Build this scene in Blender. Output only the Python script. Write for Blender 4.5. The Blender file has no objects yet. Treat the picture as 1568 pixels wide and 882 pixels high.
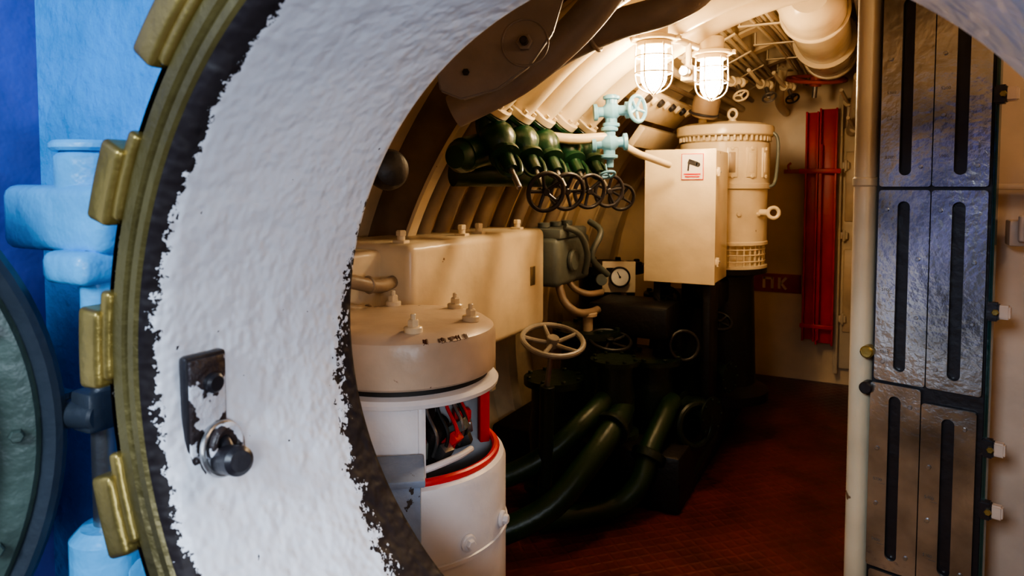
import bpy, bmesh, math, random
from mathutils import Vector, Matrix, Quaternion
random.seed(7)
pi=math.pi
MATS={}
def pm(name,col,rough=.5,metal=0.,bump=.15,bs=40.,var=.18,vs=6.,col2=None,spots=0,spotcol=(.03,.02,.015),emit=0,spec=.5,sscale=28):
    if name in MATS: return MATS[name]
    m=bpy.data.materials.new(name); m.use_nodes=True; nt=m.node_tree; N=nt.nodes; L=nt.links
    b=N["Principled BSDF"]
    tc=N.new("ShaderNodeTexCoord")
    n1=N.new("ShaderNodeTexNoise"); n1.inputs["Scale"].default_value=vs; n1.inputs["Detail"].default_value=6
    L.new(tc.outputs["Object"],n1.inputs["Vector"])
    rp=N.new("ShaderNodeValToRGB")
    c2=col2 or tuple(max(0,c*(1-var*2)) for c in col)
    rp.color_ramp.elements[0].position=.32; rp.color_ramp.elements[0].color=(*c2,1)
    rp.color_ramp.elements[1].position=.62; rp.color_ramp.elements[1].color=(*col,1)
    L.new(n1.outputs["Fac"],rp.inputs["Fac"])
    out=rp.outputs["Color"]
    if spots:
        n3=N.new("ShaderNodeTexNoise"); n3.inputs["Scale"].default_value=sscale; n3.inputs["Detail"].default_value=4
        L.new(tc.outputs["Object"],n3.inputs["Vector"])
        r3=N.new("ShaderNodeValToRGB"); r3.color_ramp.interpolation='LINEAR'
        r3.color_ramp.elements[0].position=spots; r3.color_ramp.elements[0].color=(0,0,0,1)
        r3.color_ramp.elements[1].position=spots+.02; r3.color_ramp.elements[1].color=(1,1,1,1)
        L.new(n3.outputs["Fac"],r3.inputs["Fac"])
        mx=N.new("ShaderNodeMix"); mx.data_type='RGBA'
        L.new(r3.outputs["Color"],mx.inputs[0]); L.new(out,mx.inputs[6]); mx.inputs[7].default_value=(*spotcol,1)
        out=mx.outputs[2]
    L.new(out,b.inputs["Base Color"])
    b.inputs["Roughness"].default_value=rough; b.inputs["Metallic"].default_value=metal
    b.inputs["Specular IOR Level"].default_value=spec
    if emit:
        b.inputs["Emission Color"].default_value=(*col,1); b.inputs["Emission Strength"].default_value=emit
    n2=N.new("ShaderNodeTexNoise"); n2.inputs["Scale"].default_value=bs; n2.inputs["Detail"].default_value=3
    L.new(tc.outputs["Object"],n2.inputs["Vector"])
    bp=N.new("ShaderNodeBump"); bp.inputs["Strength"].default_value=bump; bp.inputs["Distance"].default_value=.01
    L.new(n2.outputs["Fac"],bp.inputs["Height"]); L.new(bp.outputs["Normal"],b.inputs["Normal"])
    MATS[name]=m; return m

CREAM=pm("cream_paint",(.80,.67,.46),.27,bump=.2,bs=18,var=.12,vs=4,spots=.735,spotcol=(.22,.12,.06),sscale=20)
CREAMC=pm("cream_paint_chipped",(.60,.48,.37),.33,bump=.2,bs=25,var=.13,spots=.73,spotcol=(.10,.035,.02))
WHITE=pm("white_paint",(.80,.79,.82),.33,bump=.25,bs=24,var=.11,vs=4,spots=.74,spotcol=(.25,.2,.18))
HULL=pm("hull_paint",(.74,.58,.36),.4,bump=.3,bs=22,var=.15)
BULK=pm("bulkhead_paint",(.86,.66,.40),.32,bump=.2,bs=18,var=.10,vs=3)
HPIPE=pm("hull_pipe_shade_tone",(.36,.27,.18),.4,bump=.3,bs=22,var=.2)  # brown darkened to hold the shade over the left hull pipes
FRDK=pm("shaded_frame_paint",(.22,.155,.10),.4,bump=.3,bs=22,var=.2)  # dark copy of the hull paint, shadow on the near frames put into the colour
DBROWN=pm("dark_brown_paint",(.022,.018,.015),.45,bump=.2)
BLUE=pm("light_blue_paint",(.07,.42,.93),.4,bump=.9,bs=30,var=.15)
BLUEP=pm("pale_blue_paint",(.13,.53,.96),.35,bump=.5,bs=30,var=.12)
ROYAL=pm("royal_blue_paint",(.10,.12,.45),.45,bump=.6,bs=20,var=.15)
BRASS=pm("brass",(.38,.28,.085),.36,metal=.72,bump=.2,bs=50,var=.2,col2=(.19,.15,.05))
OLIVE=pm("tarnished_brass",(.17,.14,.05),.38,metal=.5,bump=.2,bs=60,var=.25)
BLACK=pm("black_paint",(.018,.016,.02),.38,bump=.2,bs=40)
BLACKP=pm("pump_black_paint",(.006,.006,.006),.45,bump=.25,bs=40,spec=.35)
DARKG=pm("dark_green_paint",(.008,.045,.020),.3,bump=.2,bs=30)
PUMPG=pm("pump_green_paint",(.005,.012,.006),.38,bump=.25,bs=30,spec=.35)
PIPEG=pm("pump_pipe_green",(.007,.024,.008),.36,bump=.2,bs=30,spec=.32)
GREYB=pm("grey_brown_paint",(.26,.215,.19),.45,bump=.25,bs=25)
GREYG=pm("grey_green_paint",(.13,.15,.135),.35,bump=.15)
SLATE=pm("slate_blue_paint",(.24,.31,.44),.45,bump=.3,spots=.66)
RED=pm("red_paint",(.66,.010,.015),.35,bump=.15,bs=20,var=.12)
REDO=pm("rusty_red_paint",(.5,.07,.02),.4,bump=.15)
STEEL=pm("brushed_steel",(.56,.53,.50),.22,metal=.85,bump=.14,bs=60,var=.34,vs=6)
STEELP=pm("pin_steel",(.45,.45,.45),.3,metal=.9,bump=.1,bs=70)
GLASSG=pm("glass_edge",(.02,.06,.05),.15)
LBV=pm("valve_light_blue",(.20,.48,.70),.35,bump=.2)
GAUGE=pm("gauge_face",(.8,.78,.7),.4,bump=0)
LAMP=pm("lamp_glass",(1,.71,.40),.3,bump=0,var=0,emit=190)
LAMPD=pm("added_lamp_glass",(1,.71,.42),.3,bump=0,var=0,emit=45)
TEXTR=pm("sign_letters",(.75,.55,.42),.5,bump=0,var=0)
SIGNR=pm("sign_red",(.45,.03,.02),.5,bump=.1)
DARK=pm("dark_interior",(.01,.009,.009),.6,bump=.1)
STICK=pm("sticker_white",(.8,.74,.7),.4,bump=0,var=0)
ETCH=pm("etched_mark",(.10,.09,.08),.4,bump=0,var=0)

class B:
    def __init__(s,name): s.name=name; s.bm=bmesh.new(); s.m=[]
    def mi(s,m):
        if m not in s.m: s.m.append(m)
        return s.m.index(m)
    def add(s,tb,m,M=None):
        i=s.mi(m)
        if M is not None: bmesh.ops.transform(tb,matrix=M,verts=tb.verts)
        for f in tb.faces: f.material_index=i; f.smooth=True
        me=bpy.data.meshes.new("t"); tb.to_mesh(me); tb.free(); s.bm.from_mesh(me); bpy.data.meshes.remove(me)
    def box(s,c,size,m,rot=(0,0,0),bev=.004,seg=2):
        tb=bmesh.new(); bmesh.ops.create_cube(tb,size=1)
        bmesh.ops.scale(tb,vec=size,verts=tb.verts)
        if bev: bmesh.ops.bevel(tb,geom=tb.edges[:],offset=min(bev,min(size)*.45),segments=seg,affect='EDGES',profile=.5)
        from mathutils import Euler
        s.add(tb,m,Matrix.Translation(c)@Euler(rot).to_matrix().to_4x4())
    def lathe(s,prof,o,axis,m,seg=40,a0=0,a1=None,ref=None):
        ax=Vector(axis).normalized(); q=ax.to_track_quat('Z','Y')
        tb=bmesh.new(); full=a1 is None
        n=seg; rings=[]
        for k in range(n if full else n+1):
            a=a0+(2*pi if full else (a1-a0))*k/n
            rings.append([tb.verts.new((r*math.cos(a),r*math.sin(a),h)) for r,h in prof])
        K=len(rings)
        for k in range(K if full else K-1):
            A=rings[k];C=rings[(k+1)%K]
            for j in range(len(prof)-1):
                try: tb.faces.new((A[j],C[j],C[j+1],A[j+1]))
                except: pass
        bmesh.ops.remove_doubles(tb,verts=tb.verts,dist=1e-6)
        bmesh.ops.recalc_face_normals(tb,faces=tb.faces)
        R=q.to_matrix().to_4x4() if abs(ax.z)<.9999 else (Matrix.Identity(4) if ax.z>0 else Matrix.Rotation(pi,4,'X'))
        s.add(tb,m,Matrix.Translation(o)@R)
    def cyl(s,p1,p2,r,m,r2=None,seg=28,bev=.003):
        p1=Vector(p1);p2=Vector(p2);h=(p2-p1).length; r2=r if r2 is None else r2; b=min(bev,h*.3,r*.3)
        s.lathe([(0,0),(r-b,0),(r,b),(r2,h-b),(r2-b if r2>b else 0,h),(0,h)],p1,p2-p1,m,seg)
    def tube(s,pts,r,m,seg=14,closed=False,sub=6):
        P=[Vector(p) for p in pts]
        if sub>1 and len(P)>2:
            Q=[];n=len(P)
            for i in range(n if closed else n-1):
                g=lambda j:P[j%n] if closed else P[max(0,min(n-1,j))]
                a,b,c,d=g(i-1),g(i),g(i+1),g(i+2)
                for k in range(sub):
                    t=k/sub
                    Q.append(.5*((2*b)+(c-a)*t+(2*a-5*b+4*c-d)*t*t+(3*b-3*c+d-a)*t**3))
            if not closed: Q.append(P[-1])
            P=Q
        n=len(P); tb=bmesh.new(); rings=[]; up=None
        for i in range(n):
            if closed: T=(P[(i+1)%n]-P[i-1]).normalized()
            else: T=(P[min(n-1,i+1)]-P[max(0,i-1)]).normalized()
            if up is None:
                up=T.orthogonal().normalized()
            up=(up-T*up.dot(T)).normalized(); w=T.cross(up)
            rings.append([tb.verts.new(P[i]+(up*math.cos(2*pi*k/seg)+w*math.sin(2*pi*k/seg))*r) for k in range(seg)])
        for i in range(n if closed else n-1):
            A=rings[i];C=rings[(i+1)%n]
            for k in range(seg): tb.faces.new((A[k],A[(k+1)%seg],C[(k+1)%seg],C[k]))
        if not closed:
            tb.faces.new(rings[0][::-1]); tb.faces.new(rings[-1])
        bmesh.ops.recalc_face_normals(tb,faces=tb.faces)
        s.add(tb,m)
    def ring(s,c,axis,R,r,m,n=36,seg=10):
        ax=Vector(axis).normalized(); u=ax.orthogonal().normalized(); v=ax.cross(u); c=Vector(c)
        s.tube([c+(u*math.cos(2*pi*k/n)+v*math.sin(2*pi*k/n))*R for k in range(n)],r,m,seg=seg,closed=True,sub=1)
    def wheel(s,c,axis,R,r,m,spokes=4,hub=None,stem=.08,sm=None,a0=.3):
        ax=Vector(axis).normalized(); u=ax.orthogonal().normalized(); v=ax.cross(u); c=Vector(c)
        s.ring(c,axis,R,r,m)
        for k in range(spokes):
            a=a0+2*pi*k/spokes
            d=u*math.cos(a)+v*math.sin(a)
            s.tube([c-ax*R*.12,c+d*R*.5-ax*R*.08,c+d*R],r*.8,m,seg=8,sub=4)
        hub=hub or R*.2
        s.cyl(c-ax*R*.25,c+ax*R*.12,hub,m)
        if stem: s.cyl(c-ax*stem,c,hub*.45,sm or m)
    def bolt(s,c,axis,r,h,m):
        ax=Vector(axis).normalized(); c=Vector(c)
        s.lathe([(0,0),(r,0),(r,h*.8),(r*.8,h),(0,h)],c,ax,m,seg=6)
    def arcblock(s,c,r0,r1,a0,a1,y0,y1,m,seg=6,bev=.006):
        tb=bmesh.new(); rr=[]
        for k in range(seg+1):
            a=a0+(a1-a0)*k/seg
            f=lambda r,y:tb.verts.new((c[0]-r*math.cos(a),y,c[2]+r*math.sin(a)))
            rr.append([f(r0,y0),f(r1,y0),f(r1,y1),f(r0,y1)])
        for k in range(seg):
            for j in range(4): tb.faces.new((rr[k][j],rr[k+1][j],rr[k+1][(j+1)%4],rr[k][(j+1)%4]))
        tb.faces.new(rr[0]); tb.faces.new(rr[-1][::-1])
        bmesh.ops.recalc_face_normals(tb,faces=tb.faces)
        ed=[e for e in tb.edges if e.calc_face_angle(0)>.5]
        if bev: bmesh.ops.bevel(tb,geom=ed,offset=bev,segments=3,affect='EDGES',profile=.5)
        s.add(tb,m)
    def prism(s,poly,M,t,m,bev=.004):
        tb=bmesh.new(); vs=[tb.verts.new((x,y,0)) for x,y in poly]; f=tb.faces.new(vs)
        r=bmesh.ops.extrude_face_region(tb,geom=[f]); nv=[v for v in r['geom'] if isinstance(v,bmesh.types.BMVert)]
        bmesh.ops.translate(tb,verts=nv,vec=(0,0,t)); bmesh.ops.recalc_face_normals(tb,faces=tb.faces)
        if bev: bmesh.ops.bevel(tb,geom=tb.edges[:],offset=bev,segments=2,affect='EDGES')
        s.add(tb,m,M)
    def frame(s,outer,inner,M,t,m):
        tb=bmesh.new(); n=len(outer)
        a=[tb.verts.new((x,y,0)) for x,y in outer]; b=[tb.verts.new((x,y,0)) for x,y in inner]
        c=[tb.verts.new((x,y,t)) for x,y in outer]; d=[tb.verts.new((x,y,t)) for x,y in inner]
        for i in range(n):
            j=(i+1)%n
            tb.faces.new((a[i],a[j],b[j],b[i])); tb.faces.new((c[i],d[i],d[j],c[j]))
            tb.faces.new((a[i],c[i],c[j],a[j])); tb.faces.new((b[i],b[j],d[j],d[i]))
        bmesh.ops.recalc_face_normals(tb,faces=tb.faces); s.add(tb,m,M)
    def text(s,txt,M,size,m,t=.0008):
        cu=bpy.data.curves.new("t",'FONT'); cu.body=txt; cu.size=size; cu.extrude=t; cu.align_x='CENTER'; cu.align_y='CENTER'; cu.resolution_u=2
        o=bpy.data.objects.new("t",cu); bpy.context.collection.objects.link(o)
        dg=bpy.context.evaluated_depsgraph_get(); me=bpy.data.meshes.new_from_object(o.evaluated_get(dg))
        tb=bmesh.new(); tb.from_mesh(me); bpy.data.objects.remove(o); bpy.data.meshes.remove(me); s.add(tb,m,M)
    def done(s,keep=False,ang=32):
        me=bpy.data.meshes.new(s.name)
        c=Vector((0,0,0))
        if not keep:
            vs=[v.co for v in s.bm.verts]
            mn=Vector([min(v[i] for v in vs) for i in range(3)]); mx=Vector([max(v[i] for v in vs) for i in range(3)])
            c=(mn+mx)/2; bmesh.ops.translate(s.bm,verts=s.bm.verts,vec=-c)
        s.bm.to_mesh(me); s.bm.free()
        for m in s.m: me.materials.append(m)
        try: me.set_sharp_from_angle(angle=math.radians(ang))
        except Exception as e: print(e)
        o=bpy.data.objects.new(s.name,me); o.location=c; bpy.context.collection.objects.link(o); return o
def rrect(w,h,r,n=6):
    out=[]
    for cx,cy,a in((w/2-r,h/2-r,0),(-w/2+r,h/2-r,pi/2),(-w/2+r,-h/2+r,pi),(w/2-r,-h/2+r,1.5*pi)):
        for k in range(n): 
            t=a+pi/2*k/(n-1); out.append((cx+r*math.cos(t),cy+r*math.sin(t)))
    return out

# ---------------------------------------------------------------- room shell
HC=Vector((0,0,.6)); HR=1.93; Y0=.78; Y1=5.55
def hullpt(a,r,y): return (HC.x-r*math.cos(a), y, HC.z+r*math.sin(a))
def arcsheet(b,r0,r1,a0,a1,y0,y1,m,seg=48):
    b.arcblock(HC,r0,r1,a0,a1,y0,y1,m,seg=seg,bev=0)
b=B("wall_left"); arcsheet(b,HR,HR+.05,math.radians(-19),math.radians(50),Y0-.02,Y1+.1,HULL,24); b.done(True)
b=B("ceiling"); arcsheet(b,HR,HR+.05,math.radians(50),math.radians(130),Y0-.02,Y1+.1,HULL,30); b.done(True)
b=B("wall_right"); arcsheet(b,HR,HR+.05,math.radians(130),math.radians(199),Y0-.02,Y1+.1,HULL,24); b.done(True)

def floor_mat():
    m=pm("red_floor",(.115,.016,.011),.40,bump=.0,var=.3,vs=3.5)
    nt=m.node_tree;N=nt.nodes;L=nt.links
    tc=N.new("ShaderNodeTexCoord")
    mp=N.new("ShaderNodeMapping"); mp.inputs["Rotation"].default_value=(0,0,.785); mp.inputs["Scale"].default_value=(17,17,17)
    L.new(tc.outputs["Object"],mp.inputs["Vector"])
    wv=[]
    for ax in ('X','Y'):
        w=N.new("ShaderNodeTexWave"); w.wave_type='BANDS'; w.bands_direction=ax; w.inputs["Scale"].default_value=.35; w.inputs["Distortion"].default_value=.8
        L.new(mp.outputs["Vector"],w.inputs["Vector"]); wv.append(w)
    mx=N.new("ShaderNodeMath"); mx.operation='MAXIMUM'; L.new(wv[0].outputs["Fac"],mx.inputs[0]); L.new(wv[1].outputs["Fac"],mx.inputs[1])
    pw=N.new("ShaderNodeMath"); pw.operation='POWER'; L.new(mx.outputs[0],pw.inputs[0]); pw.inputs[1].default_value=5
    bp=N["Bump"]; bp.inputs["Strength"].default_value=.45; bp.inputs["Distance"].default_value=.004
    for l in list(bp.inputs["Height"].links): L.remove(l)
    L.new(pw.outputs[0],bp.inputs["Height"])
    return m
b=B("floor"); b.box((0,2.0,-.03),(3.75,7.3,.06),floor_mat(),bev=0); b.done(True)
b=B("wall_end")
poly=[]
for k in range(41):
    a=math.radians(-19)+math.radians(218)*k/40
    poly.append((-HR*math.cos(a),HC.z+HR*math.sin(a)))
M=Matrix(((1,0,0,0),(0,0,1,5.5),(0,1,0,0),(0,0,0,1)))
b.prism(poly,M,.08,BULK,bev=0); b.done(True)

HX,HZ,HRAD=-.217,1.266,.428
D_=HRAD-.41
NN=96
inner=[(HX+(.485+D_)*math.cos(2*pi*k/NN),HZ+(.485+D_)*math.sin(2*pi*k/NN)) for k in range(NN)]
outer=[]
for k in range(NN):
    a=2*pi*k/NN; d=(math.cos(a),math.sin(a)); t=1e9
    if d[0]>1e-6: t=min(t,(1.9-HX)/d[0])
    if d[0]<-1e-6: t=min(t,(-1.9-HX)/d[0])
    if d[1]>1e-6: t=min(t,(2.6-HZ)/d[1])
    if d[1]<-1e-6: t=min(t,(0-HZ)/d[1])
    outer.append((HX+d[0]*t,HZ+d[1]*t))
b=B("wall_hatch"); b.frame(outer,inner,Matrix(((1,0,0,0),(0,0,1,.67),(0,1,0,0),(0,0,0,1))),.03,BLUE)
b.frame(outer,inner,Matrix(((1,0,0,0),(0,0,1,.705),(0,1,0,0),(0,0,0,1))),.06,HULL); b.done(True)
b=B("wall_side_entry"); b.box((-1.32,-.45,1.3),(.06,2.24,2.6),ROYAL,bev=0); 
b.box((-1.278,.3,1.3),(.012,.5,2.58),ROYAL,bev=.003)
b.done(True)

# ---------------------------------------------------------------- hatch coaming
def coaming_mat():
    m=bpy.data.materials.new("coaming_chipped_white"); m.use_nodes=True; nt=m.node_tree;N=nt.nodes;L=nt.links; bs=N["Principled BSDF"]
    tc=N.new("ShaderNodeTexCoord"); sp=N.new("ShaderNodeSeparateXYZ"); L.new(tc.outputs["Object"],sp.inputs[0])
    def mth(op,a,b_=None,c=None):
        n=N.new("ShaderNodeMath"); n.operation=op
        for i,v in enumerate((a,b_,c)):
            if v is None: continue
            if isinstance(v,(int,float)): n.inputs[i].default_value=v
            else: L.new(v,n.inputs[i])
        return n.outputs[0]
    def noise(sc,det):
        n=N.new("ShaderNodeTexNoise"); n.inputs["Scale"].default_value=sc; n.inputs["Detail"].default_value=det; n.inputs["Roughness"].default_value=.65
        L.new(tc.outputs["Object"],n.inputs["Vector"]); return n.outputs["Fac"]
    na=noise(45,6); nb=noise(160,3)
    y=sp.outputs["Y"]; z=sp.outputs["Z"]
    nz=mth('ADD',mth('MULTIPLY',mth('SUBTRACT',na,.5),.085),mth('MULTIPLY',mth('SUBTRACT',nb,.5),.065))
    yn=mth('ADD',y,nz)
    thr=mth('ADD',mth('MULTIPLY',mth('SUBTRACT',z,1.25),.16),.710)
    far=mth('GREATER_THAN',yn,thr)
    thr2=mth('ADD',mth('MULTIPLY',mth('MAXIMUM',mth('SUBTRACT',z,1.35),0),.04),.440)
    near=mth('LESS_THAN',mth('ADD',y,mth('MULTIPLY',nz,.35)),thr2)
    sp2=mth('GREATER_THAN',noise(75,2),.745)
    mask=mth('MAXIMUM',mth('MAXIMUM',far,near),sp2)
    mx=N.new("ShaderNodeMix"); mx.data_type='RGBA'; L.new(mask,mx.inputs[0])
    rp=N.new("ShaderNodeValToRGB"); rp.color_ramp.elements[0].color=(.64,.65,.70,1); rp.color_ramp.elements[1].color=(.82,.83,.87,1)
    L.new(noise(5,4),rp.inputs[0]); L.new(rp.outputs[0],mx.inputs[6]); mx.inputs[7].default_value=(.018,.013,.014,1)
    L.new(mx.outputs[2],bs.inputs["Base Color"]); L.new(mth('ADD',mth('MULTIPLY',mask,.2),.36),bs.inputs["Roughness"])
    L.new(mth('SUBTRACT',.5,mth('MULTIPLY',mask,.25)),bs.inputs["Specular IOR Level"])
    bp=N.new("ShaderNodeBump"); bp.inputs["Strength"].default_value=.65; bp.inputs["Distance"].default_value=.012
    h=mth('SUBTRACT',mth('ADD',mth('MULTIPLY',noise(24,2),1.1),mth('MULTIPLY',noise(60,1),.3)),mth('MULTIPLY',mask,.3)); L.new(h,bp.inputs["Height"]); L.new(bp.outputs[0],bs.inputs["Normal"])
    return m
COAM=coaming_mat()
b=B("hatch_coaming")
P=[(.427,.430),(.418,.434),(.411,.443),(.41,.46),(.4095,.60),(.41,.726),(.413,.734),(.42,.738),(.49,.738),(.49,.45),(.48,.432)]
b.lathe([(r+D_,h) for r,h in P],(HX,0,HZ),(0,1,0),COAM,seg=160)
o=b.done(True,ang=60)
b=B("hatch_latch")
PLT=pm("chipped_latch_plate",(.70,.70,.75),.4,bump=.5,bs=60,spots=.47,spotcol=(.03,.02,.02))
xl=HX-HRAD+.006
b.box((xl,.488,1.208),(.012,.052,.125),BLACK,bev=.004)
b.box((xl+.003,.488,1.208),(.012,.045,.117),PLT,bev=.003)
b.cyl((xl+.004,.492,1.238),(xl+.018,.492,1.238),.011,BLACK)
b.cyl((xl,.497,1.172),(xl+.024,.497,1.172),.020,PLT)
b.ring((xl+.024,.497,1.172),(1,.1,0),.018,.0045,PLT)
b.ring((xl+.018,.497,1.165),(1,.1,.2),.027,.0035,STEELP)
b.tube([(xl+.01,.497,1.182),(xl+.03,.492,1.168),(xl+.042,.485,1.161)],.008,BLACK)
b.cyl((xl+.024,.492,1.156),(xl+.066,.480,1.166),.0155,BLACK,bev=.006)
b.tube([(xl+.004,.477,1.160),(xl+.01,.482,1.130),(xl+.014,.497,1.115),(xl+.01,.512,1.130)],.005,PLT)
b.box((xl+.004,.497,1.115),(.010,.034,.012),PLT)
b.done()

b=B("brass_bayonet_ring")
P=[(.4275,.46),(.4275,.431),(.431,.427),(.440,.427),(.444,.433),(.450,.435),(.455,.430),(.470,.430),(.476,.437),(.477,.47),(.4275,.47)]
b.lathe([(r+D_,h) for r,h in P],(HX,0,HZ),(0,1,0),OLIVE,seg=160)
for k in range(18):
    a=math.radians(1.2+20*k)
    b.arcblock((HX,0,HZ),.480+D_,.514+D_,a-math.radians(4.6),a+math.radians(5.0),.418,.462,BRASS,seg=6,bev=.006)
    b.arcblock((HX,0,HZ),.470+D_,.486+D_,a-math.radians(3.6),a+math.radians(7.5),.424,.462,BRASS,seg=6,bev=.005)
P=[(.4775,.462),(.4775,.668),(.488,.668),(.488,.462)]
b.lathe([(r+D_,h) for r,h in P],(HX,0,HZ),(0,1,0),BLACK,seg=120)
b.done(True)

b=B("hatch_door")
dn=Vector((.906,-.423,0)); dc=Vector((-1.032,.083,1.165))
TEAL=pm("hatch_door_green",(.08,.12,.10),.4,bump=.3,var=.3)
RIMD=pm("hatch_door_rim",(.035,.045,.06),.4,bump=.2)
s_=1.05
b.lathe([(0,-.04),(.37*s_,-.04),(.395*s_,-.02),(.40*s_,.0),(.395*s_,.012),(.388*s_,.016),(.38*s_,.012),(.375*s_,.005)],dc,dn,RIMD,seg=96)
b.lathe([(.375*s_,.005),(.37*s_,.012),(.355*s_,.014),(.33*s_,.008)],dc,dn,TEAL,seg=96)
b.lathe([(.33*s_,.008),(.322*s_,.03),(.15,.05),(0,.055)],dc,dn,WHITE,seg=96)
u=dn.cross(Vector((0,0,1))).normalized()
for k in range(18):
    a=2*pi*k/18; p=dc+(u*math.cos(a)+Vector((0,0,1))*math.sin(a))*.370
    b.bolt(p+dn*.012,dn,.008,.010,TEAL)
b.done()

b=B("hatch_hinge")
hx,hy=-.845,.50
b.cyl((hx-.05,.53,1.40),(hx-.05,.53,1.50),.045,BLUEP,bev=.012)
b.cyl((hx-.05,.53,1.495),(hx-.05,.53,1.508),.05,BLUEP,bev=.005)
b.box((hx-.07,.56,1.41),(.22,.16,.085),BLUEP,bev=.015,seg=3)
b.box((hx-.01,hy+.01,1.352),(.085,.10,.04),BLUEP,bev=.012,seg=3)
b.cyl((hx+.005,hy,1.00),(hx+.005,hy,1.40),.016,STEELP)
b.cyl((hx+.005,hy,1.28),(hx+.005,hy,1.345),.022,BLUEP)
b.box((hx-.07,.60,1.20),(.04,.10,.34),BLUEP,bev=.01)
b.bolt((hx-.05,.47,1.175),(1,0,0),.026,.035,RIMD); b.cyl((hx-.015,.47,1.175),(hx+.03,.48,1.175),.018,RIMD)
b.box((hx+.012,.49,1.18),(.04,.05,.05),RIMD,bev=.006)
b.cyl((hx+.01,hy,.94),(hx+.01,hy,1.03),.045,BLUEP,bev=.012)
b.box((hx-.0,.58,.965),(.12,.18,.06),BLUEP,bev=.015)
b.done()

# ---------------------------------------------------------------- hull frames
b=B("hull_frames")
for y in [1.3,1.75,2.84,3.36,3.88,4.4,4.92]:
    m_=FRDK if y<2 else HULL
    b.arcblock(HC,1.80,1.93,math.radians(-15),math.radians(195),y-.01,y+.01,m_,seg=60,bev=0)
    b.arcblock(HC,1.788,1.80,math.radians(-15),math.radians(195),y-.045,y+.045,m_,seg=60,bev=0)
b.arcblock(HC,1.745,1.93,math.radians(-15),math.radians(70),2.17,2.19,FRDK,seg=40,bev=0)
b.arcblock(HC,1.730,1.745,math.radians(-15),math.radians(70),2.145,2.20,CREAM,seg=40,bev=0)  # pale flange on dark web: lit edge and shaded face set by colour
b.done(True)

# ---------------------------------------------------------------- near round machine
b=B("gyrocompass_housing")
cx,cy=-1.164,1.533
O=(cx,cy,0)
b.lathe([(0,0),(.285,0),(.29,.01),(.29,.69),(.284,.705),(.262,.715),(.262,.70)],O,(0,0,1),WHITE,seg=72)
b.lathe([(.291,.50),(.296,.502),(.296,.512),(.291,.514)],O,(0,0,1),WHITE,seg=72)
b.ring((cx,cy,.716),(0,0,1),.262,.011,RED,n=64)
def off(a): return math.radians(a)
b.lathe([(.232,.70),(.245,.70),(.245,.90),(.232,.90),(.232,.70)],O,(0,0,1),WHITE,seg=60,a0=off(48),a1=off(318))
for a in (48,318):
    x=cx+.2385*math.cos(off(a)); y=cy+.2385*math.sin(off(a))
    b.box((x,y,.80),(.03 if a==48 else .02,.03 if a==48 else .02,.2),RED if a==48 else WHITE,rot=(0,0,off(a)),bev=.004)
b.lathe([(0,.90),(.255,.90),(.268,.905),(.27,.915),(.262,.925),(.24,.93)],O,(0,0,1),WHITE,seg=72)
b.lathe([(.24,.925),(.24,.945)],O,(0,0,1),DARK,seg=72)
b.lathe([(0,.945),(.250,.945),(.259,.952),(.262,.965),(.262,1.045),(.256,1.063),(.235,1.078),(.20,1.084),(0,1.09)],O,(0,0,1),CREAMC,seg=72)
CHIP=pm("rust_chip",(.08,.025,.012),.6,bump=.4)
for a0_,w_ in ((-22,4),(-30,2.5),(-14,2),(-40,1.5)):
    n=8
    tb=bmesh.new(); A=[];C_=[]
    for k in range(n+1):
        a=off(a0_-w_+2*w_*k/n); rr_=.2575; h0=1.0625+random.uniform(-.003,.001); h1=1.071+random.uniform(-.001,.003)
        A.append(tb.verts.new((rr_*math.cos(a),rr_*math.sin(a),h0))); C_.append(tb.verts.new(((rr_-.010)*math.cos(a),(rr_-.010)*math.sin(a),h1)))
    for k in range(n): tb.faces.new((A[k],A[k+1],C_[k+1],C_[k]))
    b.add(tb,CHIP,Matrix.Translation(O))
for k in range(6):
    a=off(15+60*k); x=cx+.20*math.cos(a); y=cy+.20*math.sin(a)
    b.cyl((x,y,1.08),(x,y,1.098),.024,CREAM); b.bolt((x,y,1.098),(0,0,1),.015,.018,CREAM); b.cyl((x,y,1.11),(x,y,1.13),.007,CREAM)
b.lathe([(0,.70),(.13,.70),(.13,.78),(.09,.80),(.09,.86),(.14,.87),(.14,.90)],O,(0,0,1),DARK,seg=40)
for k in range(9):
    a=off(-50+12*k); x=cx+.17*math.cos(a); y=cy+.17*math.sin(a)
    b.box((x,y,.74+.025*(k%3)),(.03,.035,.05),[RED,GREYG,DARK,STEELP][k%4],rot=(0,.2*k,a),bev=.004)
    b.tube([(x,y,.74),(x+.02,y-.01,.80),(x-.02,y,.86),(x,y,.9)],.005,[DARK,RED,STEELP][k%3],seg=8)
b.box((cx+.15,cy-.15,.80),(.03,.05,.055),WHITE,rot=(0,0,off(-42)),bev=.004); b.cyl((cx+.162,cy-.162,.80),(cx+.172,cy-.172,.80),.009,RED)
b.tube([(cx+.08,cy-.2,.72),(cx+.17,cy-.16,.735),(cx+.21,cy-.05,.74),(cx+.2,cy+.04,.73)],.009,WHITE,seg=10)
e=Vector((.605,-.796,0))
q=Vector((cx,cy,0))+e*.32
b.box((q.x-.015,q.y-.01,.62),(.115,.10,.30),SLATE,rot=(0,0,off(-53+90)),bev=.006)
b.box((q.x-.015,q.y-.01,.775),(.135,.12,.02),SLATE,rot=(.15,0,off(-53+90)),bev=.005)
for z in (.55,.35):
    for a in (-20,10): 
        p=Vector((cx+.29*math.cos(off(a)),cy+.29*math.sin(off(a)),z)); d=(math.cos(off(a)),math.sin(off(a)),0)
        b.cyl(p,p+Vector(d)*.012,.022,WHITE); b.bolt(p+Vector(d)*.012,d,.013,.012,WHITE)
b.done()

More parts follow.
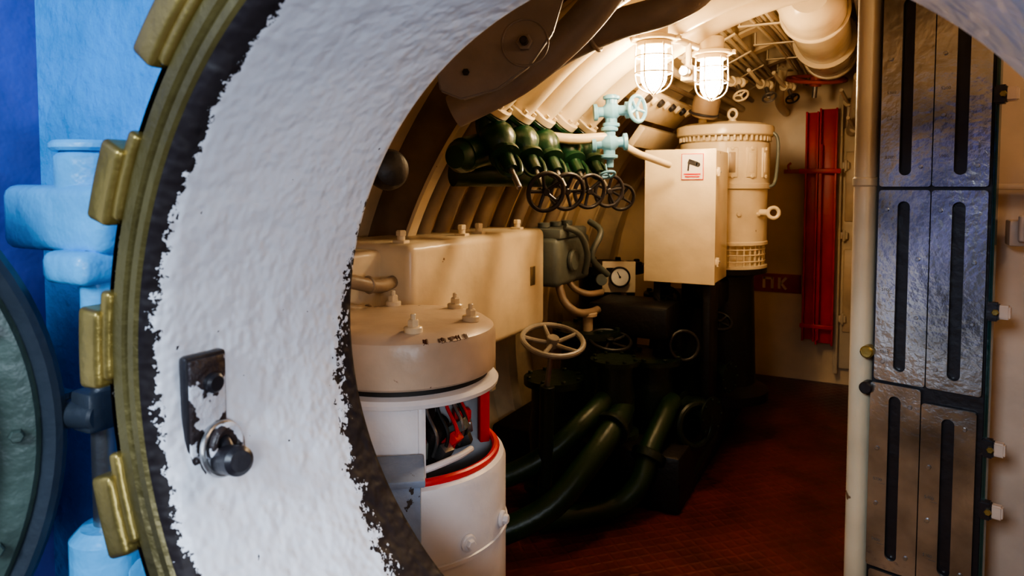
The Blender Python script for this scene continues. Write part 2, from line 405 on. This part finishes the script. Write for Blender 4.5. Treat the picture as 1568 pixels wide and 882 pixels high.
# ---------------------------------------------------------------- long cream box
b=B("control_box_long")
b.box((-1.545,2.35,1.03),(.39,1.04,.455),CREAM,bev=.03,seg=4)
b.box((-1.60,1.72,1.10),(.24,.26,.27),CREAM,bev=.02,seg=3)
b.box((-1.349,2.735,1.05),(.006,.045,.085),pm("name_plate",(.25,.2,.13),.4,metal=.5),bev=.002)
for y in (1.88,2.27,2.40,2.74):
    b.box((-1.43,y,1.262),(.05,.035,.012),CREAM); b.cyl((-1.43,y,1.26),(-1.43,y,1.285),.014,CREAM); b.bolt((-1.43,y,1.283),(0,0,1),.018,.018,CREAM)
for i,z in enumerate((1.16,1.07)):
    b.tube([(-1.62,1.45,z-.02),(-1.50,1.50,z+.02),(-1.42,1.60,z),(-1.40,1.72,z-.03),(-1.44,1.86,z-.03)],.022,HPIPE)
    b.ring((-1.405,1.68,z-.02),(.2,1,0),.024,.006,HPIPE,n=20)
b.box((-1.55,2.0,.66),(.04,.04,.30),CREAM); b.box((-1.55,2.7,.66),(.04,.04,.30),CREAM)
b.done()

b=B("telegraph_unit")
b.box((-1.42,3.13,1.09),(.22,.42,.24),GREYG,bev=.03,seg=3)
b.box((-1.40,3.10,1.225),(.20,.34,.05),GREYG,bev=.015)
b.tube([(-1.30,2.98,1.26),(-1.25,3.05,1.22),(-1.24,3.12,1.12),(-1.27,3.16,1.02)],.016,GREYG)
b.tube([(-1.30,3.30,1.27),(-1.22,3.25,1.22),(-1.24,3.18,1.10),(-1.2,3.3,1.0)],.016,GREYG)
for y in (3.0,3.14,3.28): b.cyl((-1.42,y,1.25),(-1.42,y,1.275),.03,GREYG)
b.cyl((-1.31,3.08,1.09),(-1.285,3.08,1.09),.055,GREYG,bev=.008)
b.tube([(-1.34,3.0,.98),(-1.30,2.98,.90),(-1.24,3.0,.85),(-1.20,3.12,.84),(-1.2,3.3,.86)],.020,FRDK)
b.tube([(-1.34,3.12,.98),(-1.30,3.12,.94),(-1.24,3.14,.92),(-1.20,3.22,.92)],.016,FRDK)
b.done()
b=B("pressure_gauge")
g=Vector((-1.2,3.49,.965)); ga=Vector((.42,-.9,.08)).normalized()
b.lathe([(0,-.03),(.05,-.03),(.056,-.02),(.056,.01),(.05,.016),(.046,.01)],g,ga,BLACK,seg=36)
b.lathe([(.046,.008),(0,.008)],g,ga,GAUGE,seg=36)
b.cyl(g+ga*.009,g+ga*.012,.006,BLACK); b.tube([g+ga*.012,g+ga*.012+Vector((-.015,0,.028))],.002,BLACK,sub=1)
b.box((-1.22,3.53,.96),(.18,.012,.17),CREAM,rot=(0,0,.43))
b.box((-1.20,3.56,.90),(.03,.03,.3),HPIPE)
b.cyl((-1.28,3.42,.955),(-1.27,3.40,.955),.03,GREYG)
b.done()

# ---------------------------------------------------------------- ceiling pipes with valves
b=B("air_pipes")
ys=[2.12,2.31,2.50,2.73,2.96]
for i,y in enumerate(ys):
    pts=[hullpt(math.radians(a),1.66,y) for a in (43.5,52,60,68,76,84)]
    b.tube(pts,.054,CREAM,seg=20)
    p0=Vector(pts[0]); d=(p0-Vector(pts[1])).normalized()
    b.cyl(p0-d*.02,p0+d*.01,.074,CREAM); b.cyl(p0+d*.012,p0+d*.03,.074,DARKG)
    for k in range(6):
        u=d.orthogonal().normalized(); v=d.cross(u); a=2*pi*k/6
        b.bolt(p0-d*.034+(u*math.cos(a)+v*math.sin(a))*.060,d,.009,.014,CREAM)
b.done()
b=B("hull_pipes")
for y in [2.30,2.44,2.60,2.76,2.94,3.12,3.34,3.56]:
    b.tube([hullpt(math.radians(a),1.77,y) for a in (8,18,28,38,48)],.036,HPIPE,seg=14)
b.done()
b=B("green_valve_manifold")
for i,y in enumerate(ys[1:]+[2.12]):
    p0=Vector(hullpt(math.radians(43.5),1.66,y)); 
    b.tube([p0,p0+Vector((-.02,0,-.05)),p0+Vector((-.01,.0,-.11)),p0+Vector((.03,0,-.16))],.046,DARKG,seg=16)
    v=p0+Vector((.02,0,-.13))
    ax=Vector((.58,-.42,-.70)).normalized()
    b.lathe([(0,-.07),(.045,-.06),(.065,-.03),(.068,.0),(.055,.03),(.038,.05),(.038,.07),(.055,.072),(.055,.085),(.028,.09),(.024,.15),(0,.15)],v,ax,DARKG,seg=28)
    b.cyl(v+ax*.06,v+ax*.24,.010,STEELP)
    u=ax.orthogonal().normalized(); w=ax.cross(u)
    for sgn in (-1,1): b.tube([v+u*.03*sgn+ax*.07,v+u*.04*sgn+ax*.12,v+u*.028*sgn+ax*.17,v+ax*.18],.008,DARKG,seg=8)
    if i<4: b.wheel(v+ax*.26,(.75,-.62,-.2),.068,.0085,BLACK,spokes=5,stem=.05,a0=i*.7)
b.tube([(-1.27,2.02,1.56),(-1.24,2.3,1.61),(-1.24,2.7,1.61),(-1.23,3.0,1.62)],.06,DARKG,seg=20)
b.lathe([(0,0),(.04,.01),(.058,.04),(.06,.08),(0,.08)],(-1.275,1.97,1.55),(.03,1,.12),DARKG,seg=28)
b.tube([(-1.45,2.24,1.50),(-1.36,2.4,1.50),(-1.34,2.6,1.50),(-1.32,3.0,1.49)],.05,PIPEG,seg=20)
for y in (2.2,2.4,2.62,2.85): b.cyl((-1.245,y-.012,1.61),(-1.245,y+.012,1.61),.075,DARKG)
b.done()
b=B("light_blue_valve")
for z,yy in ((1.77,2.78),(1.635,2.76)):
    b.lathe([(0,-.075),(.036,-.075),(.036,-.06),(.022,-.055),(.022,-.035),(.036,-.018),(.042,0),(.036,.018),(.022,.035),(.022,.055),(.036,.06),(.036,.075),(0,.075)],(-1.0,yy,z),(.6,.3,.05),LBV,seg=24)
    b.cyl((-1.0,yy,z-.07),(-1.0,yy,z+.07),.025,LBV)
    b.cyl((-1.0,yy,z+.05),(-1.0,yy,z+.065),.036,LBV)
    b.cyl((-1.0,yy,z-.065),(-1.0,yy,z-.05),.036,LBV)
b.cyl((-1.0,2.78,1.77),(-.90,2.78,1.775),.018,LBV); b.wheel((-.885,2.78,1.775),(1,-.35,.05),.054,.008,LBV,spokes=5,stem=.03)
b.cyl((-1.0,2.77,1.53),(-1.0,2.77,1.83),.015,LBV)
b.wheel((-.985,2.70,1.50),(.3,-.3,-.9),.03,.006,LBV,spokes=3,stem=.05)
b.tube([(-1.22,2.60,1.66),(-1.12,2.68,1.65),(-1.0,2.76,1.66)],.022,CREAM)
b.tube([(-1.0,2.78,1.66),(-.93,2.9,1.6),(-.90,3.0,1.58),(-.85,3.15,1.55)],.016,CREAM)
b.wheel((-1.06,3.1,1.40),(.6,-.75,-.2),.06,.008,BLACK,spokes=4,stem=.12)
b.done()

b=B("grey_bracket_plate")
M=Matrix.Translation((-.70,1.34,1.73))@Matrix(((.94,0,.34,0),(.34,0,-.94,0),(0,1,0,0),(0,0,0,1)))
poly=[(-.17,-.07),(-.12,-.09),(-.04,-.07),(.03,-.02),(.08,.05),(.11,.15),(.10,.26),(-.02,.26),(-.05,.10),(-.11,.05),(-.18,-.01)]
b.prism(poly,M,.02,GREYB,bev=.004)
b.cyl(M@Vector((.02,.03,-.02)),M@Vector((.02,.03,.05)),.009,BLACK); b.bolt(M@Vector((.02,.03,.02)),M.to_3x3()@Vector((0,0,1)),.018,.012,GREYB)
b.ring(M@Vector((.02,.03,.020)),M.to_3x3()@Vector((0,0,1)),.05,.0025,GREYB)
for x,y in ((-.11,-.03),(.06,.15)): b.bolt(M@Vector((x,y,.02)),M.to_3x3()@Vector((0,0,1)),.008,.006,BLACK)
b.done()
b=B("grey_duct")
b.tube([(-1.0,1.55,1.65),(-.84,1.6,1.73),(-.70,1.62,1.83),(-.60,1.64,1.94),(-.50,1.66,2.09),(-.46,1.68,2.29)],.045,GREYB,seg=24)
b.tube([(-1.02,2.05,1.83),(-.86,2.0,1.89),(-.70,2.0,1.94),(-.56,2.0,1.965),(-.46,2.02,2.02),(-.42,2.05,2.13),(-.41,2.08,2.30)],.046,GREYB,seg=24)
b.ring((-.78,2.0,1.915),(.9,0,.35),.048,.007,GREYB)
b.ring((-.60,1.64,1.94),(.5,0,.9),.047,.007,GREYB)
b.done()
b=B("hull_valve_cap"); b.lathe([(0,.05),(.03,.05),(.05,.04),(.06,.02),(.062,0),(.055,-.03),(.03,-.04),(.03,-.35),(0,-.35)],(-1.28,1.62,1.50),(.85,-.5,.05),DBROWN,seg=32); b.done()

# ---------------------------------------------------------------- caged lamps
def lamp(x,y,z,s=1.,lm=None):
    b=B("bulkhead_lamp")
    b.cyl((x,y,z+.085),(x,y,z+.10),.085*s,CREAM); b.cyl((x,y,z+.065),(x,y,z+.085),.062*s,CREAM); b.cyl((x,y,z+.10),(x,y,z+.16),.05,CREAM)
    prof=[(.046,.065)]+[(.048*math.cos(a),-.045+.05*-math.sin(a)) for a in [0,.3,.6,.9,1.2,1.4]]+[(0,-.095)]
    b.lathe(prof,(x,y,z),(0,0,1),lm or LAMP,seg=28)
    for k in range(6):
        a=2*pi*k/6+.3; c,s_=math.cos(a),math.sin(a)
        b.tube([(x+.066*c,y+.066*s_,z+.075),(x+.068*c,y+.068*s_,z-.04),(x+.05*c,y+.05*s_,z-.085),(x+.005*c,y+.005*s_,z-.108)],.003,CREAM,seg=8)
    for zz,r in ((.03,.067),(-.03,.068)): b.ring((x,y,z+zz),(0,0,1),r,.003,CREAM,n=30,seg=8)
    for k in range(3):
        a=2*pi*k/3; b.box((x+.085*math.cos(a),y+.085*math.sin(a),z+.092),(.03,.02,.018),CREAM,rot=(0,0,a))
    b.tube([(x,y,z+.15),(x-.02,y+.02,z+.22),(x-.03,y+.1,z+.30)],.012,CREAM)
    b.done()
lamp(-.735,2.5,1.90); lamp(-.63,3.0,1.925)
b=B("lamp_bracket")
b.box((-.78,2.5,2.07),(.26,.05,.014),CREAM,rot=(0,-.5,0)); b.box((-.67,3.0,2.09),(.24,.05,.014),CREAM,rot=(0,-.45,0))
b.tube([(-.73,2.58,2.0),(-.69,2.7,2.02),(-.66,2.85,2.02)],.014,CREAM)
b.box((-.67,2.76,1.90),(.05,.06,.06),CREAM); b.cyl((-.67,2.72,1.90),(-.67,2.68,1.90),.02,STEELP); b.cyl((-.67,2.76,1.93),(-.67,2.76,2.02),.012,CREAM)
b.done()

b=B("cable_bundle")
for i in range(9):
    x0=-.60+.032*i; x1=-.50+.022*i; z=2.32+.012*(i%2)
    b.tube([(x0-.02,2.6,z),(x0,3.2,z),(.5*(x0+x1),4.0,z-.01),(x1,4.9,z-.02),(x1,5.45,z-.05)],.0125,CREAM,seg=8)
for i in range(6):
    x=-.56+.026*i; z=2.27+.006*(i%3)
    b.tube([(x,2.5,z),(x+.01*(i%2),3.3,z-.01),(x+.03,4.1,z),(x+.06,4.9,z-.03),(x+.07,5.45,z-.08)],.010,[CREAM,HPIPE,CREAM][i%3],seg=8)
for i in range(5):
    x=-.80+.03*i; z=2.18+.016*i
    b.tube([(x,2.4,z),(x,3.4,z+.005),(x+.01,4.4,z),(x+.02,5.4,z)],.012,CREAM,seg=8)
for i,(x,z,r) in enumerate(((-.93,2.04,.022),(-.99,1.98,.016),(-1.04,1.93,.02),(-.86,2.10,.016))):
    b.tube([(x,3.0,z),(x,3.8,z+.01*(i%2)),(x+.02,4.6,z),(x+.02,5.45,z)],r,[CREAM,HPIPE][i%2],seg=10)
    for y in (3.4,4.3,5.2): b.cyl((x,y-.012,z),(x,y+.012,z),r*1.5,CREAM,seg=14)
for y in (3.1,3.6,4.1,4.6,5.1):
    b.box((-.45,y,2.25),(.36,.03,.008),CREAM); b.box((-.73,y,2.175),(.20,.03,.008),CREAM,rot=(0,-.45,0))
    for x in (-.62,-.28): b.box((x,y,2.285),(.008,.03,.07),CREAM)
b.done()
b=B("overhead_air_vessel")
PATCH=pm("vessel_patched_paint",(.78,.66,.48),.3,bump=.2,spots=.58,spotcol=(.28,.08,.03),sscale=14)
vo=(-.27,3.2,2.27)
b.lathe([(0,0),(.08,0),(.12,.03),(.14,.08),(.14,1.0),(.165,1.0),(.165,1.04),(.14,1.04),(.14,1.62),(.12,1.70),(.06,1.74),(.05,2.2),(0,2.2)],vo,(0,1,0),CREAM,seg=40)
b.lathe([(.141,1.10),(.143,1.12),(.143,1.62),(.123,1.702),(.06,1.742)],vo,(0,1,0),PATCH,seg=40)
for y in (3.5,4.7): b.ring((-.27,y,2.27),(0,1,0),.146,.01,CREAM)
b.tube([(-.07,3.0,2.25),(-.06,4.0,2.25),(-.06,5.2,2.22)],.035,BLACK,seg=16)
b.tube([(-.1,4.7,2.12),(-.12,5.0,2.02),(-.14,5.2,1.9),(-.16,5.42,1.84)],.035,CREAM)
b.done()
b=B("red_handwheel"); b.wheel((-.36,4.9,2.15),(.1,-.25,1),.18,.012,REDO,spokes=4,stem=.12,sm=STEELP); b.cyl((-.36,4.92,2.15),(-.36,4.95,2.24),.02,STEELP); 
b.tube([(-.55,4.8,2.22),(-.58,4.9,2.1),(-.6,5.1,2.02),(-.6,5.45,2.0)],.03,CREAM); b.done()
b=B("small_valve_cluster")
for i,(x,y,z) in enumerate([(-.80,3.7,2.02),(-.72,4.1,2.05),(-.62,4.5,2.08),(-.52,4.8,2.10),(-.16,5.2,2.02),(-.12,5.3,1.85)]):
    b.lathe([(0,-.05),(.03,-.05),(.03,-.04),(.02,-.03),(.03,0),(.02,.03),(.03,.04),(.03,.05),(0,.05)],(x,y,z),(.4,.9,0),CREAM,seg=20)
    b.cyl((x,y,z),(x+.03,y-.04,z-.07),.012,STEELP); b.wheel((x+.035,y-.05,z-.085),(.4,-.5,-.8),.04,.006,[BLACK,CREAM,STEELP][i%3],spokes=3,stem=.02)
    b.tube([(x-.05,y-.3,z+.05),(x-.02,y-.1,z),(x,y,z),(x+.03,y+.15,z+.02)],.012,CREAM,seg=8)
b.done()
b=B("ventilation_lamp_dark"); b.lathe([(0,0),(.06,0),(.07,.02),(.07,.10),(.05,.13),(.03,.15),(0,.15)],(-.82,3.72,1.82),(.25,-.2,1),FRDK,seg=28); b.cyl((-.80,3.7,1.96),(-.79,3.7,2.05),.02,CREAM)
b.ring((-.82,3.72,1.84),(.25,-.2,1),.073,.007,BLACK); b.done()
b=B("cable_terminal_strip")
b.box((-1.02,3.6,1.86),(.16,.9,.04),CREAM,rot=(0,-.85,0),bev=.008)
for i in range(8): b.cyl((-.985,3.22+.11*i,1.885),(-.965,3.22+.11*i,1.862),.022,[BLACK,CREAM][i%2])
b.box((-1.12,3.9,1.72),(.12,.8,.04),CREAM,rot=(0,-.95,0),bev=.008)
b.done()

# ---------------------------------------------------------------- cabinet
b=B("electrical_cabinet")
x0,x1,y0,y1,z0,z1=-1.01,-.664,3.3,3.62,.98,1.63
b.box(((x0+x1)/2,(y0+y1)/2+.01,(z0+z1)/2),(x1-x0-.012,y1-y0-.02,z1-z0-.01),CREAM,bev=.004)
b.box(((x0+x1)/2,y0+.006,(z0+z1)/2),(x1-x0,.016,z1-z0),CREAM,bev=.004)
for z in (z0+.11,z1-.11):
    b.box((x1+.004,y0+.03,z),(.014,.05,.03),CREAM); b.cyl((x1+.008,y0+.015,z-.022),(x1+.008,y0+.015,z+.022),.008,CREAM)
    b.bolt((x1+.01,y0+.04,z),(1,0,0),.006,.006,STEELP)
sx,sz=-.775,1.545
b.box((sx,y0-.004,sz),(.105,.004,.125),RED,bev=0); b.box((sx,y0-.0065,sz),(.099,.002,.119),STICK,bev=0)
b.box((sx+.002,y0-.009,sz+.02),(.045,.002,.022),BLACK,rot=(0,.35,0),bev=0); b.box((sx-.018,y0-.009,sz-.002),(.008,.002,.035),BLACK,rot=(0,.1,0),bev=0)
b.cyl((sx+.027,y0-.008,sz+.01),(sx+.027,y0-.010,sz+.01),.011,BLACK)
b.box((sx,y0-.009,sz-.035),(.08,.002,.006),RED,bev=0); b.box((sx,y0-.009,sz-.047),(.07,.002,.005),RED,bev=0)
for xx in (x0+.05,x1-.05): b.box((xx,3.46,.62),(.035,.2,.74),BLACKP)
b.done()

b=B("drum_motor")
c=(-.765,4.02,0)
b.lathe([(0,1.82),(.10,1.815),(.22,1.80),(.262,1.785),(.266,1.775),(.266,1.735),(.258,1.728),(.24,1.728)],c,(0,0,1),CREAM,seg=64)
for k in range(48):
    a=2*pi*k/48; b.box((c[0]+.246*math.cos(a),c[1]+.246*math.sin(a),1.715),(.012,.010,.03),CREAM,rot=(0,0,a),bev=.001)
b.lathe([(.22,1.73),(.22,1.70),(.245,1.69),(.245,1.47),(.25,1.465),(.25,1.44),(.235,1.435),(.235,1.15),(.24,1.145),(.24,1.13),(.2,1.13),(.2,1.02),(.24,1.015),(.24,1.0),(0,1.0)],c,(0,0,1),CREAM,seg=64)
for k in range(36):
    a=2*pi*k/36; b.box((c[0]+.222*math.cos(a),c[1]+.222*math.sin(a),1.075),(.008,.008,.12),CREAM,rot=(0,0,a),bev=0)
for z in (1.04,1.075,1.105): b.ring((c[0],c[1],z),(0,0,1),.225,.004,CREAM,n=48,seg=6)
for (dx,dy,h) in ((.05,-.05,.05),(-.10,-.12,.035)):
    b.cyl((c[0]+dx,c[1]+dy,1.80),(c[0]+dx,c[1]+dy,1.825),.022,CREAM); b.ring((c[0]+dx,c[1]+dy,1.855),(.4,1,0),.026,.008,CREAM,n=24)
for a in (-70,-45,-20):
    A=off(a); d=Vector((math.cos(A),math.sin(A),0)); p=Vector(c)+d*.245
    b.box(p+Vector((0,0,1.58)),(.014,.06,.16),CREAM,rot=(0,0,A)); b.box(p+d*.006+Vector((0,0,1.58)),(.008,.035,.11),HPIPE if a==-70 else CREAM,rot=(0,0,A))
    for z in (1.655,1.505): b.bolt(p+Vector((0,0,z))+d*.006,d,.010,.008,CREAM)
A=off(-5); d=Vector((math.cos(A),math.sin(A),0)); p=Vector(c)+d*.235
b.tube([p+Vector((0,0,1.76)),p+d*.05+Vector((0,0,1.72)),p+d*.055+Vector((0,0,1.60)),p+d*.04+Vector((0,0,1.47)),p+Vector((0,0,1.45))],.009,GREYG)
A=off(-25); d=Vector((math.cos(A),math.sin(A),0)); p=Vector(c)+d*.235+Vector((0,0,1.31))
b.cyl(p,p+d*.05,.018,CREAM); b.ring(p+d*.08,(.3,-.9,0),.028,.010,CREAM,n=24)
for a in (-100,-60,-30):
    A=off(a); d=Vector((math.cos(A),math.sin(A),0)); b.bolt(Vector(c)+d*.234+Vector((0,0,1.3)),d,.013,.012,CREAM)
b.lathe([(.26,.25),(.26,.30),(.19,.34),(.17,.95),(.24,.97),(.24,1.0)],c,(0,0,1),BLACKP,seg=40)
b.done()

# ---------------------------------------------------------------- pumps
b=B("pump_unit")
b.box((-1.20,3.95,.13),(.95,2.05,.26),BLACKP,bev=.02)
def flanged(o,ax,R,L,m):
    b.lathe([(0,0),(R*1.35,0),(R*1.35,L*.06),(R,L*.07),(R*1.05,L*.3),(R*1.12,L*.5),(R,L*.7),(R,L*.93),(R*1.35,L*.94),(R*1.35,L),(0,L)],o,ax,m,seg=36)
    u=Vector(ax).normalized(); p=u.orthogonal().normalized(); q=u.cross(p)
    for k in range(8):
        a=2*pi*k/8; b.bolt(Vector(o)+u*L+(p*math.cos(a)+q*math.sin(a))*R*1.18,u,R*.11,R*.12,m)
flanged((-.95,3.25,.2),(0,0,1),.11,.42,PUMPG); flanged((-1.25,3.15,.2),(0,0,1),.13,.55,PUMPG)
flanged((-1.0,2.85,.35),(0,0,1),.08,.34,PUMPG)
flanged((-.95,3.75,.26),(0,0,1),.14,.6,PUMPG); flanged((-1.35,3.7,.26),(0,0,1),.16,.75,BLACKP); flanged((-.86,4.5,.26),(0,0,1),.12,.5,BLACKP)
flanged((-1.25,2.75,.1),(0,0,1),.10,.5,PUMPG)
flanged((-.80,3.30,.36),(.9,-.3,0),.07,.15,PUMPG); flanged((-.78,3.7,.45),(.9,-.3,0),.06,.14,PUMPG)
b.ring((-.72,3.18,.33),(.8,-.55,.1),.095,.018,PUMPG); b.ring((-.80,3.28,.68),(.5,-.8,.2),.07,.010,BLACKP)
b.box((-1.05,3.3,.80),(.4,.3,.16),BLACKP,bev=.02); b.box((-.80,3.75,.88),(.2,.3,.14),BLACKP,bev=.02)
for (x,y,z,r) in ((-.92,3.4,.90,.06),(-.70,3.62,.75,.06)):
    b.wheel((x,y,z),(.3,-.5,.8),r,.009,BLACKP,spokes=5,stem=.2)
b.done()
b=B("green_pump_pipe")
b.tube([(-1.45,2.1,.09),(-1.28,2.24,.10),(-1.10,2.38,.19),(-1.0,2.52,.33),(-.95,2.66,.43),(-.96,2.85,.48)],.052,PIPEG,seg=22)
b.tube([(-1.5,2.3,.22),(-1.30,2.4,.27),(-1.15,2.5,.36),(-1.05,2.62,.47),(-1.02,2.8,.52)],.045,PIPEG,seg=22)
b.tube([(-1.2,2.5,.06),(-.98,2.72,.07),(-.88,2.82,.15),(-.86,2.92,.28),(-.84,3.08,.38),(-.84,3.22,.42)],.048,PIPEG,seg=22)
b.cyl((-.862,2.89,.24),(-.857,2.915,.27),.075,PUMPG); b.cyl((-.955,2.66,.43),(-.955,2.69,.436),.078,PUMPG)
b.tube([(-1.0,3.0,.05),(-.80,3.1,.06),(-.74,3.3,.1),(-.74,3.7,.12)],.03,PUMPG)
b.done()
b=B("white_handwheel"); b.wheel((-1.10,2.41,.85),(.22,-.22,.95),.12,.011,pm("worn_grey_cream",(.26,.23,.185),.35,bump=.2,var=.25),spokes=5,stem=.3,sm=STEELP); b.cyl((-1.16,2.47,.2),(-1.145,2.455,.65),.03,PUMPG); b.done()
b=B("dark_handwheel"); b.wheel((-1.10,3.06,.72),(.2,-.2,.95),.10,.010,BLACKP,spokes=5,stem=.2); b.done()
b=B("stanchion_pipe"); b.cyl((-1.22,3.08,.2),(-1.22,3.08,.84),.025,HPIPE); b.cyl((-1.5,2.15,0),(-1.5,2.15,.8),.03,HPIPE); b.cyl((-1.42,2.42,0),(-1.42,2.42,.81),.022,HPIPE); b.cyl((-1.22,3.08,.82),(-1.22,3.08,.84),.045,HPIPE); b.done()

# ---------------------------------------------------------------- far end
b=B("red_channel_locker")
def chan(xc,w,z0,z1):
    b.box((xc,5.37,(z0+z1)/2),(w,.02,z1-z0),RED,bev=.003)
    for s in(-1,1): b.box((xc+s*(w/2-.006),5.33,(z0+z1)/2),(.012,.09,z1-z0),RED,bev=.002)
chan(-.405,.085,.34,1.98); chan(-.30,.115,.32,2.0)
b.box((-.345,5.30,1.05),(.02,.03,1.4),RED); b.box((-.35,5.29,1.56),(.27,.02,.035),RED); b.box((-.53,5.33,1.56),(.12,.03,.03),REDO); b.tube([(-.55,5.3,1.56),(-.56,5.3,1.60),(-.54,5.3,1.62)],.008,REDO,sub=3)
b.box((-.35,5.29,.45),(.22,.02,.03),RED)
b.box((-.35,5.44,1.2),(.10,.11,.10),RED)
b.box((-.35,5.44,.5),(.10,.11,.10),RED)
b.done()
b=B("hydrant_sign")
b.box((-.64,5.492,.72),(.335,.008,.14),SIGNR,bev=.001)
def st(x,z,w,h,r=0): b.box((x,5.486,z),(w,.004,h),TEXTR,rot=(0,r,0),bev=0)
st(-.735,.72,.02,.085); st(-.675,.72,.02,.085); st(-.705,.755,.07,.018)
st(-.625,.72,.02,.085); st(-.595,.742,.018,.06,.7); st(-.595,.698,.018,.06,-.7)
b.done()
b=B("door_1")
b.box((-.10,5.47,1.0),(.24,.05,1.75),CREAM,bev=.02); b.box((-.10,5.44,1.45),(.18,.02,.5),HULL,bev=.01); b.box((-.10,5.44,.7),(.18,.02,.6),HULL,bev=.01)
for z in (1.6,1.1,.5): b.box((-.19,5.42,z),(.05,.04,.05),CREAM); b.cyl((-.19,5.40,z-.04),(-.19,5.40,z+.04),.01,CREAM)
b.done()
b=B("trim_1"); b.box((-.228,5.44,1.1),(.03,.10,2.0),CREAM); b.done()

# ---------------------------------------------------------------- right partition + slotted gauge plates
RW=pm("right_wall_paint",(.66,.52,.42),.4,bump=.2,bs=20,var=.12)
b=B("wall_partition"); b.box((.76,3.62,1.12),(1.50,3.86,2.24),RW,bev=.01); 
b.box((.62,1.66,1.45),(.9,.02,.012),RW,bev=.003)
b.done(True)
b=B("stanchion_post"); b.cyl((-.018,1.63,0),(-.018,1.63,2.40),.023,CREAM); 
for z in (.4,1.45,2.0): b.cyl((-.018,1.63,z),(-.018,1.63,z+.02),.026,CREAM)
b.done()
b=B("fuel_gauge_board")
ang=-.272
Rz=Matrix.Rotation(ang,4,'Z')
base=Matrix.Translation((.008,1.60,0))@Rz@Matrix(((1,0,0,0),(0,0,-1,0),(0,1,0,0),(0,0,0,1)))
def L(x,y,z): return base@Vector((x,y,z))
def lbox(x,y,z,w,h,t,m,bev=.003,r=0):
    tb=bmesh.new(); bmesh.ops.create_cube(tb,size=1); bmesh.ops.scale(tb,vec=(w,h,t),verts=tb.verts)
    if bev: bmesh.ops.bevel(tb,geom=tb.edges[:],offset=min(bev,t*.4),segments=2,affect='EDGES')
    b.add(tb,m,base@Matrix.Translation((x,y,z))@Matrix.Rotation(r,4,'Z'))
lbox(.093,1.25,-.03,.200,2.1,.05,BLACK)
lbox(.195,1.55,-.014,.006,1.9,.03,GLASSG)
k=0
for row,(z0,z1) in enumerate([(.25,.645),(.652,1.043),(1.050,1.443),(1.450,1.845),(1.852,2.25)]):
    for col in (0,1):
        w=.0925; xc=.0465+col*.0945 - (.006 if row==1 else 0); h=z1-z0; zc=(z0+z1)/2-(.010 if (col==1 and row==1) else 0)
        hh=h-(.03 if (col==1 and row==1) else 0)
        b.frame(rrect(w,hh,.006),rrect(.022,hh-.045,.0109),base@Matrix.Translation((xc,zc,0)),.006,STEEL)
        for zz in (-.4,-.15,.15,.4):
            p=base@Vector((xc+(.028 if (row+int(zz*10))%2 else -.03),zc+zz*hh,.006)); b.bolt(p,base.to_3x3()@Vector((0,0,1)),.004,.004,STEELP)
        for j in range(2):
            Mt=base@Matrix.Translation((xc-.028,zc-hh*.35+j*hh*.33,.0055)); b.text(str(5000+100*((k*7+j*3)%10)),Mt,.0085,ETCH)
            lbox(xc-.020,zc-hh*.35+j*hh*.33-.007,.0060,.012,.0006,.0006,ETCH,bev=0)
        k+=1
for z,m in ((1.106,BRASS),(1.03,BLACK)):
    b.cyl(L(-.012,z,-.01),L(-.012,z,.02),.013,m); lbox(-.004,z,-.002,.02,.02,.012,BLACK)
for z in (1.216,.955,.835,1.62,.45):
    lbox(.20,z,.0,.020,.035,.02,BLACK); lbox(.216,z,-.004,.022,.026,.018,RW); b.bolt(L(.205,z,.01),base.to_3x3()@Vector((0,0,1)),.006,.006,BRASS)
b.done()
b=B("pipe_clamp"); b.box((.245,1.635,1.36),(.03,.05,.05),RW); b.box((.265,1.60,1.37),(.03,.03,.04),RW); b.cyl((.25,1.60,1.345),(.25,1.60,1.395),.008,RW); b.done()

# ---------------------------------------------------------------- camera
t=math.radians(28);p=math.radians(3)
cam=bpy.data.cameras.new("camera"); co=bpy.data.objects.new("camera",cam); bpy.context.collection.objects.link(co)
co.location=(0,0,1.45); co.rotation_euler=(pi/2-p,0,t)
cam.sensor_width=36; cam.lens=24.0; cam.shift_y=-123/1919; cam.clip_start=.01
cam.dof.use_dof=True; cam.dof.focus_distance=1.7; cam.dof.aperture_fstop=7.1
bpy.context.scene.camera=co

# ---------------------------------------------------------------- lights
def area(name,loc,target,size,power,col):
    l=bpy.data.lights.new(name,'AREA'); l.size=size; l.energy=power; l.color=col
    o=bpy.data.objects.new(name,l); o.location=loc; d=Vector(target)-Vector(loc); o.rotation_euler=d.to_track_quat('-Z','Y').to_euler(); bpy.context.collection.objects.link(o)
area("entry_daylight",(.75,-.9,1.75),(-.6,.5,1.1),.5,6,(.82,.89,1.0))
area("entry_side_daylight",(1.1,-.30,1.35),(-.64,.5,.90),.22,15,(.74,.85,1.0))
area("entry_blue_light",(-.5,-1.2,2.2),(-1.1,.5,1.4),.6,44,(.70,.84,1.0))
sl=bpy.data.lights.new("entry_fill_spot",'SPOT'); sl.energy=95; sl.color=(.80,.88,1.0); sl.spot_size=math.radians(22); sl.spot_blend=.7; sl.shadow_soft_size=.12  # added beam through the hatch to brighten the round machine
so=bpy.data.objects.new("entry_fill_spot",sl); so.location=(.55,-.75,1.62); so.rotation_euler=(Vector((-1.14,1.48,.45))-Vector(so.location)).to_track_quat('-Z','Y').to_euler(); bpy.context.collection.objects.link(so)
lamp(.62,1.12,1.98,lm=LAMPD)  # added lamp out of view, warms the gauge board and right partition
w=bpy.data.worlds.new("w"); bpy.context.scene.world=w; w.use_nodes=True
w.node_tree.nodes["Background"].inputs[0].default_value=(.25,.35,.6,1); w.node_tree.nodes["Background"].inputs[1].default_value=.12
try: bpy.context.scene.view_settings.look='AgX - Medium High Contrast'
except Exception as e: print(e)
